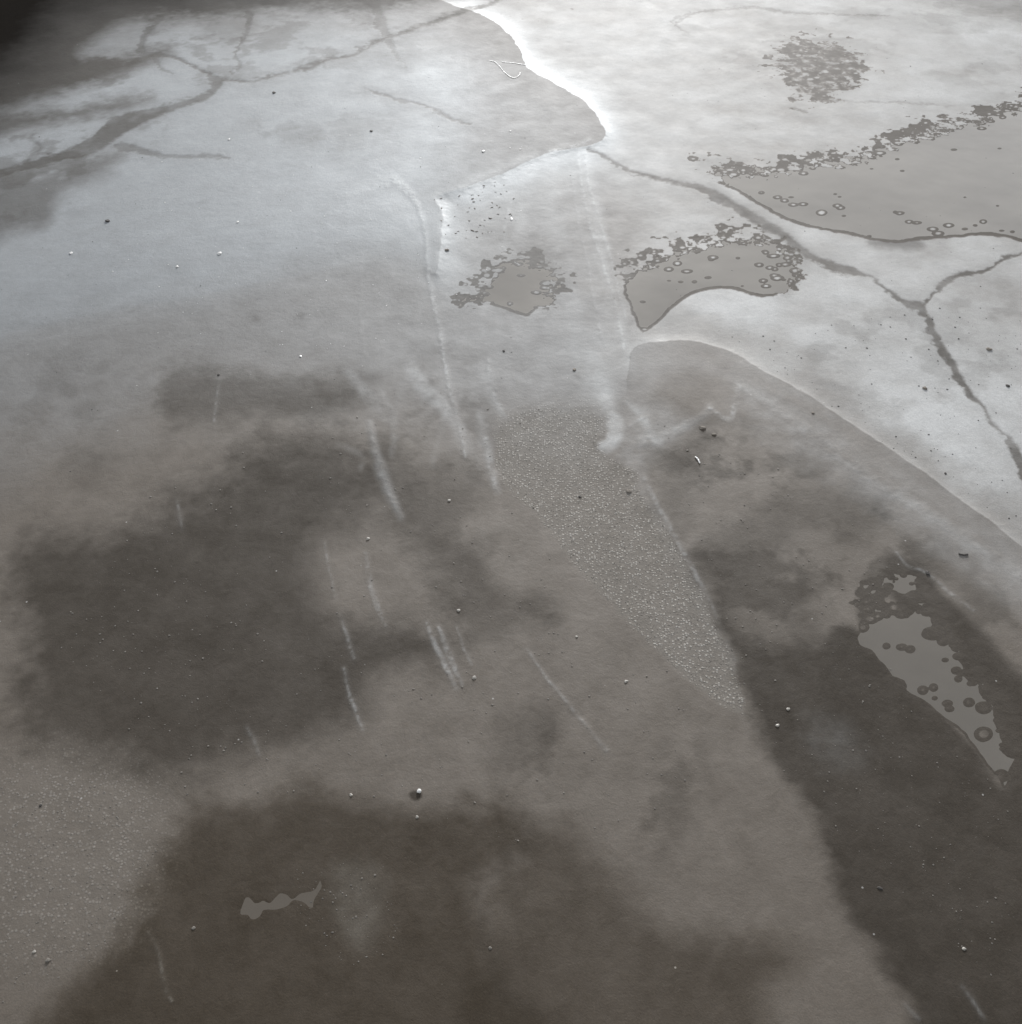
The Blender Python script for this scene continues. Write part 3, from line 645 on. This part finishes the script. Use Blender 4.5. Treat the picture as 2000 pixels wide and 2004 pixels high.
GW, GP, GD, GB = 'white stone chips on the far silt', 'pale pebbles lying on the silt', 'dark grains lying on the silt', 'small brown mud lumps'
stone('stone_chip', 140, 500, 4.5, 3.2, M_WHITE, 'tiny white stone chip on the pale silt nearest the left edge of the photo', 'stone chip', GW)
stone('stone_chip', 430, 500, 5.5, 4, M_WHITE, 'angular white stone chip, largest of those on the pale left silt', 'stone chip', GW)
stone('stone_chip', 348, 526, 3.6, 3, M_WHITE, 'round white chip just left of the largest white chip on the far silt', 'stone chip', GW)
stone('stone_chip', 449, 277, 3.5, 2.6, M_WHITE, 'white chip alone between the two branching cracks at the far left', 'stone chip', GW)
stone('stone_chip', 466, 439, 3.2, 2.6, M_WHITE, 'white chip just above and right of the largest white chip', 'stone chip', GW)
stone('stone_chip', 1001, 429, 3.6, 4, M_WHITE, 'white chip between the small star-shaped puddle and the bright fold', 'stone chip', GW)
stone('stone_chip', 946, 300, 4, 3, M_WHITE, 'white chip on the glossy sheet just behind its near lip', 'stone chip', GW)
stone('stone_chip', 588, 697, 3.2, 3, M_WHITE, 'bright white grain above the soft dark patch at mid left', 'stone chip', GW)
stone('pebble', 820, 1550, 6.5, 6, M_WHITE, 'round pale pebble sitting in a dark damp ring on the brown mud', 'pebble', GP, .3, 0, .6)
stone('pebble', 816, 1600, 4.5, 4, M_PALE, 'dull pebble just nearer than the ringed round pebble', 'pebble', GP, .5)
stone('pebble', 687, 1557, 4.5, 4.5, M_PALE, 'small dull pebble left of the ringed round pebble', 'pebble', GP, .5)
stone('pebble', 928, 1327, 6, 5, M_PALE, 'pale pebble just right of the broad double drag mark', 'pebble', GP, .6)
stone('pebble', 897, 1196, 5, 4, M_PALE, 'pale pebble on the mottled silt beyond the double drag mark', 'pebble', GP, .6)
stone('pebble', 879, 980, 4.5, 3.5, M_PALE, 'pale pebble at the far end of the dark patch left of the gritty strip', 'pebble', GP, .6)
stone('pebble', 1225, 1334, 6.5, 4, M_PALE, 'jagged pale flake on smooth silt beside the near end of the gritty strip', 'pebble', GP, 1.0, 25)
stone('pebble', 720, 1055, 5.5, 3.5, M_PALE, 'pale lump just below the long broken drag mark', 'pebble', GP, .9)
stone('pebble', 1885, 1859, 6, 4.5, M_PALE, 'pale pebble with a dark hollow on the dark mud at bottom right', 'pebble', GP, .6)
stone('pebble', 1542, 1391, 5, 4, M_PALE, 'pale pebble on the dark mud, farther of the two left of the ringed puddle', 'pebble', GP, .8)
stone('pebble', 1521, 1422, 6, 4, M_PALE, 'irregular pale pebble on the dark mud, nearer of the two left of the ringed puddle', 'pebble', GP, .9)
stone('pebble', 379, 1817, 5, 4.5, M_CRUMB, 'dull pebble on the dark brown mud below the thin sliver of water', 'pebble', GP, .6)
stone('pebble', 959, 1856, 4.5, 4.5, M_CRUMB, 'dull pebble alone on the dark brown mud at the bottom centre', 'pebble', GP, .6)
stone('pebble', 94, 1880, 7, 6.5, M_CRUMB, 'angular grey crumb near the bottom left corner, larger of two', 'pebble', GP, 1.0)
stone('pebble', 67, 1863, 4.5, 5, M_PALE, 'small pale crumb near the bottom left corner, left of a larger one', 'pebble', GP, .9)
stone('pebble', 1128, 1247, 3.6, 3, M_PALE, 'tiny pale pebble on smooth silt left of the gritty strip', 'pebble', GP, .6)
stone('dark_grain', 428, 733, 3.6, 3.2, M_DARK, 'black grain at the far end of a thin upright scratch at mid left', 'grain', GD, .6)
stone('dark_grain', 1721, 1741, 8, 4, M_DARK, 'black elongated seed on the dark mud at lower right', 'seed', GD, .3, -28)
stone('dark_grain', 212, 437, 7, 3.2, M_DARK, 'dark flat grain on the pale silt at the upper left', 'grain', GD, .9)
stone('dark_grain', 537, 185, 4.5, 2.6, M_DARK, 'dark grain beyond the isolated far crack', 'grain', GD, .7)
stone('dark_grain', 727, 260, 4, 2.2, M_DARK, 'dark grain on the glossy sheet below the isolated crack', 'grain', GD, .7)
stone('dark_grain', 1231, 962, 7, 4.5, M_BROWN, 'dull dark pebble at the right edge of the gritty strip', 'pebble', GD, .7)
stone('dark_grain', 1135, 972, 5, 3, M_DARK, 'dark sliver lying in the middle of the gritty strip', 'grain', GD, .9, -20)
stone('dark_grain', 1124, 724, 4.5, 3.6, M_BROWN, 'dark pebble on smooth silt just beyond the gritty strip', 'pebble', GD, .5)
stone('dark_grain', 1814, 1126, 6, 6, M_DARK, 'black three-cornered chip at the far end of a pale scratch by the ringed puddle', 'chip', GD, 1.0)
stone('dark_grain', 80, 1577, 4, 4, M_DARK, 'dark grain on the lighter gritty patch at lower left', 'grain', GD, .6)
stone('dark_grain', 1972, 756, 5, 4, M_DARK, 'dark grain nearest the right edge, beyond the long crack', 'grain', GD, .7)
stone('dark_grain', 1810, 761, 6.5, 4, M_BROWN, 'brown flat pebble left of the long crack on the pale right silt', 'pebble', GD, .6)
stone('dark_grain', 1850, 928, 3.6, 3, M_DARK, 'dark grain between the tongue lip and the long crack', 'grain', GD, .6)
stone('dark_grain', 1590, 811, 4, 3, M_BROWN, 'small brown grain on the silt tongue below its bright lip', 'grain', GD, .6)
stone('dark_grain', 986, 687, 3.6, 2.8, M_DARK, 'dark grain in the open centre nearer than the star-shaped puddle', 'grain', GD, .6)
stone('dark_grain', 874, 491, 7, 2.6, M_BROWN, 'flat brown flake left of the small star-shaped puddle', 'flake', GD, .8)
stone('mud_lump', 1374, 841, 9, 4.5, M_BROWN, 'ragged brown mud lump under the point of the pale crust', 'mud lump', GB, 1.0)
stone('mud_lump', 1397, 853, 7, 3, M_BROWN, 'smaller brown mud lump just right of the ragged one', 'mud lump', GB, .9)
stone('mud_lump', 1935, 684, 8, 4, M_BROWN, 'hollow curled brown flake at the right edge above the long crack', 'mud lump', GB, .9)

def strand(name, pts, r_px, mat, label, cat, group=None, lift=.7):
    p = smooth([(a, b) for a, b in pts], False, 6); vs, fs = [], []
    s = px_size(*p[len(p) // 2]); rad = r_px * s
    q = [np.array([*map(float, at(*k)), 0]) for k in p]
    for k in q: k[2] = ground_z(k[0], k[1]) + rad * lift
    base = q[len(q) // 2].copy()
    n = len(q)
    for i, k in enumerate(q):
        t = q[min(i + 1, n - 1)] - q[max(i - 1, 0)]; t /= np.linalg.norm(t)
        a = np.cross(t, (0, 0, 1)); a /= np.linalg.norm(a); b = np.cross(a, t)
        rr = rad * (.35 if i in (0, n - 1) else 1) * (1 + .15 * math.sin(i * 1.7))
        for j in range(6):
            an = j * math.pi / 3; vs.append(k - base + rr * (math.cos(an) * a + math.sin(an) * b))
    for i in range(n - 1):
        for j in range(6): fs.append((i * 6 + j, i * 6 + (j + 1) % 6, i * 6 + 6 + (j + 1) % 6, i * 6 + 6 + j))
    fs += [tuple(range(5, -1, -1)), tuple(range((n - 1) * 6, n * 6))]
    m = bpy.data.meshes.new(name); m.from_pydata([tuple(a) for a in vs], [], fs); m.materials.append(mat)
    o = bpy.data.objects.new(name, m); C.objects.link(o); o.location = base
    return tag(o, label, cat, group)
strand('fibre', [(958, 122), (968, 125), (978, 134), (986, 144), (994, 151), (1003, 156), (1011, 155), (1017, 150), (1018, 146)], .5, M_HAIR, 'curved white fibre hooked at one end on the glossy far sheet', 'fibre', 'white fibres on the far sheet')
strand('fibre', [(982, 125), (992, 126), (1004, 127), (1016, 129), (1029, 131)], .45, M_HAIR, 'short straight white fibre beside the hooked one', 'fibre', 'white fibres on the far sheet')
strand('fibre', [(1360, 897), (1365, 902), (1369, 910)], 1.5, M_HAIR, 'short white fibre on mottled silt right of the gritty strip', 'fibre', 'white fibres on the far sheet')
strand('twig', [(1874, 1088), (1884, 1090), (1893, 1089)], 1.4, M_DARK, 'tiny dark twig on the silt tongue right of the ringed puddle', 'twig')

# uncountable grains: one sheet of stuff each
def scatter(name, n, poly, rpx, mat, label_kind, dens_noise=0., flat=.28, elong=1.0):
    p = np.array(P(poly)); lo, hi = p.min(0), p.max(0); vs, fs = [], []; made = 0; tries = 0
    base_v, base_f = ICO0
    while made < n and tries < n * 30:
        tries += 1
        a = rng.uniform(lo, hi); ins = False
        for i in range(len(p)):
            b, c = p[i], p[(i + 1) % len(p)]
            if (b[1] > a[1]) != (c[1] > a[1]) and a[0] < (c[0] - b[0]) * (a[1] - b[1]) / (c[1] - b[1]) + b[0]: ins = not ins
        if not ins: continue
        x, y = map(float, at(*a))
        if dens_noise and float(fbm(np.array([x]), np.array([y]), 7., 3, 91)[0]) * dens_noise + rng.uniform(-1, 1) < 0: continue
        s = px_size(*a) * (rpx[0] + (rpx[1] - rpx[0]) * rng.random() ** 2.5)
        an = rng.uniform(0, 6.28); ca, sa = math.cos(an), math.sin(an)
        v = base_v * (1 + rng.uniform(-.3, .3, (12, 1))) * np.array([s * elong, s, s * flat])
        v = np.stack([v[:, 0] * ca - v[:, 1] * sa + x, v[:, 0] * sa + v[:, 1] * ca + y, v[:, 2] + ground_z(x, y) + s * .15], 1)
        vs.append(v); fs.append(base_f + 12 * made); made += 1
    v = np.concatenate(vs); f = np.concatenate(fs)
    o = mesh_obj(name, v, f, mat, False); o['kind'] = 'stuff'; o['label'] = label_kind
    return o
scatter('grit', 3600, wedge, (.5, 1.15), M_CRUMB, 'fine pale grit packed in the tapering strip at the centre')
scatter('grit', 900, wedge, (.5, 1.5), M_CRUMB, 'coarser light grains among the central grit')
scatter('silt_crumbs', 620, [(300, 900), (900, 700), (960, 900), (1250, 1250), (1400, 1500), (1000, 1600), (650, 1500), (300, 1500), (100, 1200)], (.7, 2.4), M_CRUMB, 'fine crumbs of silt strewn over the mottled middle', 1.2)
scatter('silt_crumbs', 380, [(0, 1480), (260, 1460), (300, 1600), (200, 1800), (0, 1900)], (.7, 2.0), M_CRUMB, 'fine crumbs on the lighter patch at lower left')
scatter('silt_crumbs', 90, [(560, 1640), (720, 1620), (760, 1760), (680, 1850), (560, 1740)], (.8, 2.4), M_CRUMB, 'fine crumbs beside the sliver of water', 1.0)
scatter('silt_crumbs', 380, [(1240, 800), (1500, 900), (1680, 1050), (1640, 1200), (1900, 1500), (1920, 1900), (1500, 1500), (1380, 1250)], (.7, 2.3), M_CRUMB, 'fine crumbs over the dark mud at right', .8)
scatter('specks', 130, [(1350, 640), (1928, 560), (1928, 1000), (1700, 860), (1450, 700)], (.9, 2.2), M_DARK, 'dark specks on the pale right silt', .8)
scatter('specks', 55, [(820, 380), (980, 330), (960, 440), (840, 470)], (.8, 1.8), M_BROWN, 'short brown flecks in the fold beyond the star-shaped puddle', 0, .5, 2.6)
scatter('specks', 150, [(0, 250), (1200, 100), (1928, 60), (1928, 620), (1200, 640), (0, 1000)], (.7, 1.6), M_DARK, 'scattered dark specks over the pale far silt', .5)
scatter('specks', 130, [(300, 250), (1100, 250), (1000, 450), (700, 680), (100, 600)], (.7, 1.7), M_WHITE, 'scattered white specks over the far left sheet', .5)
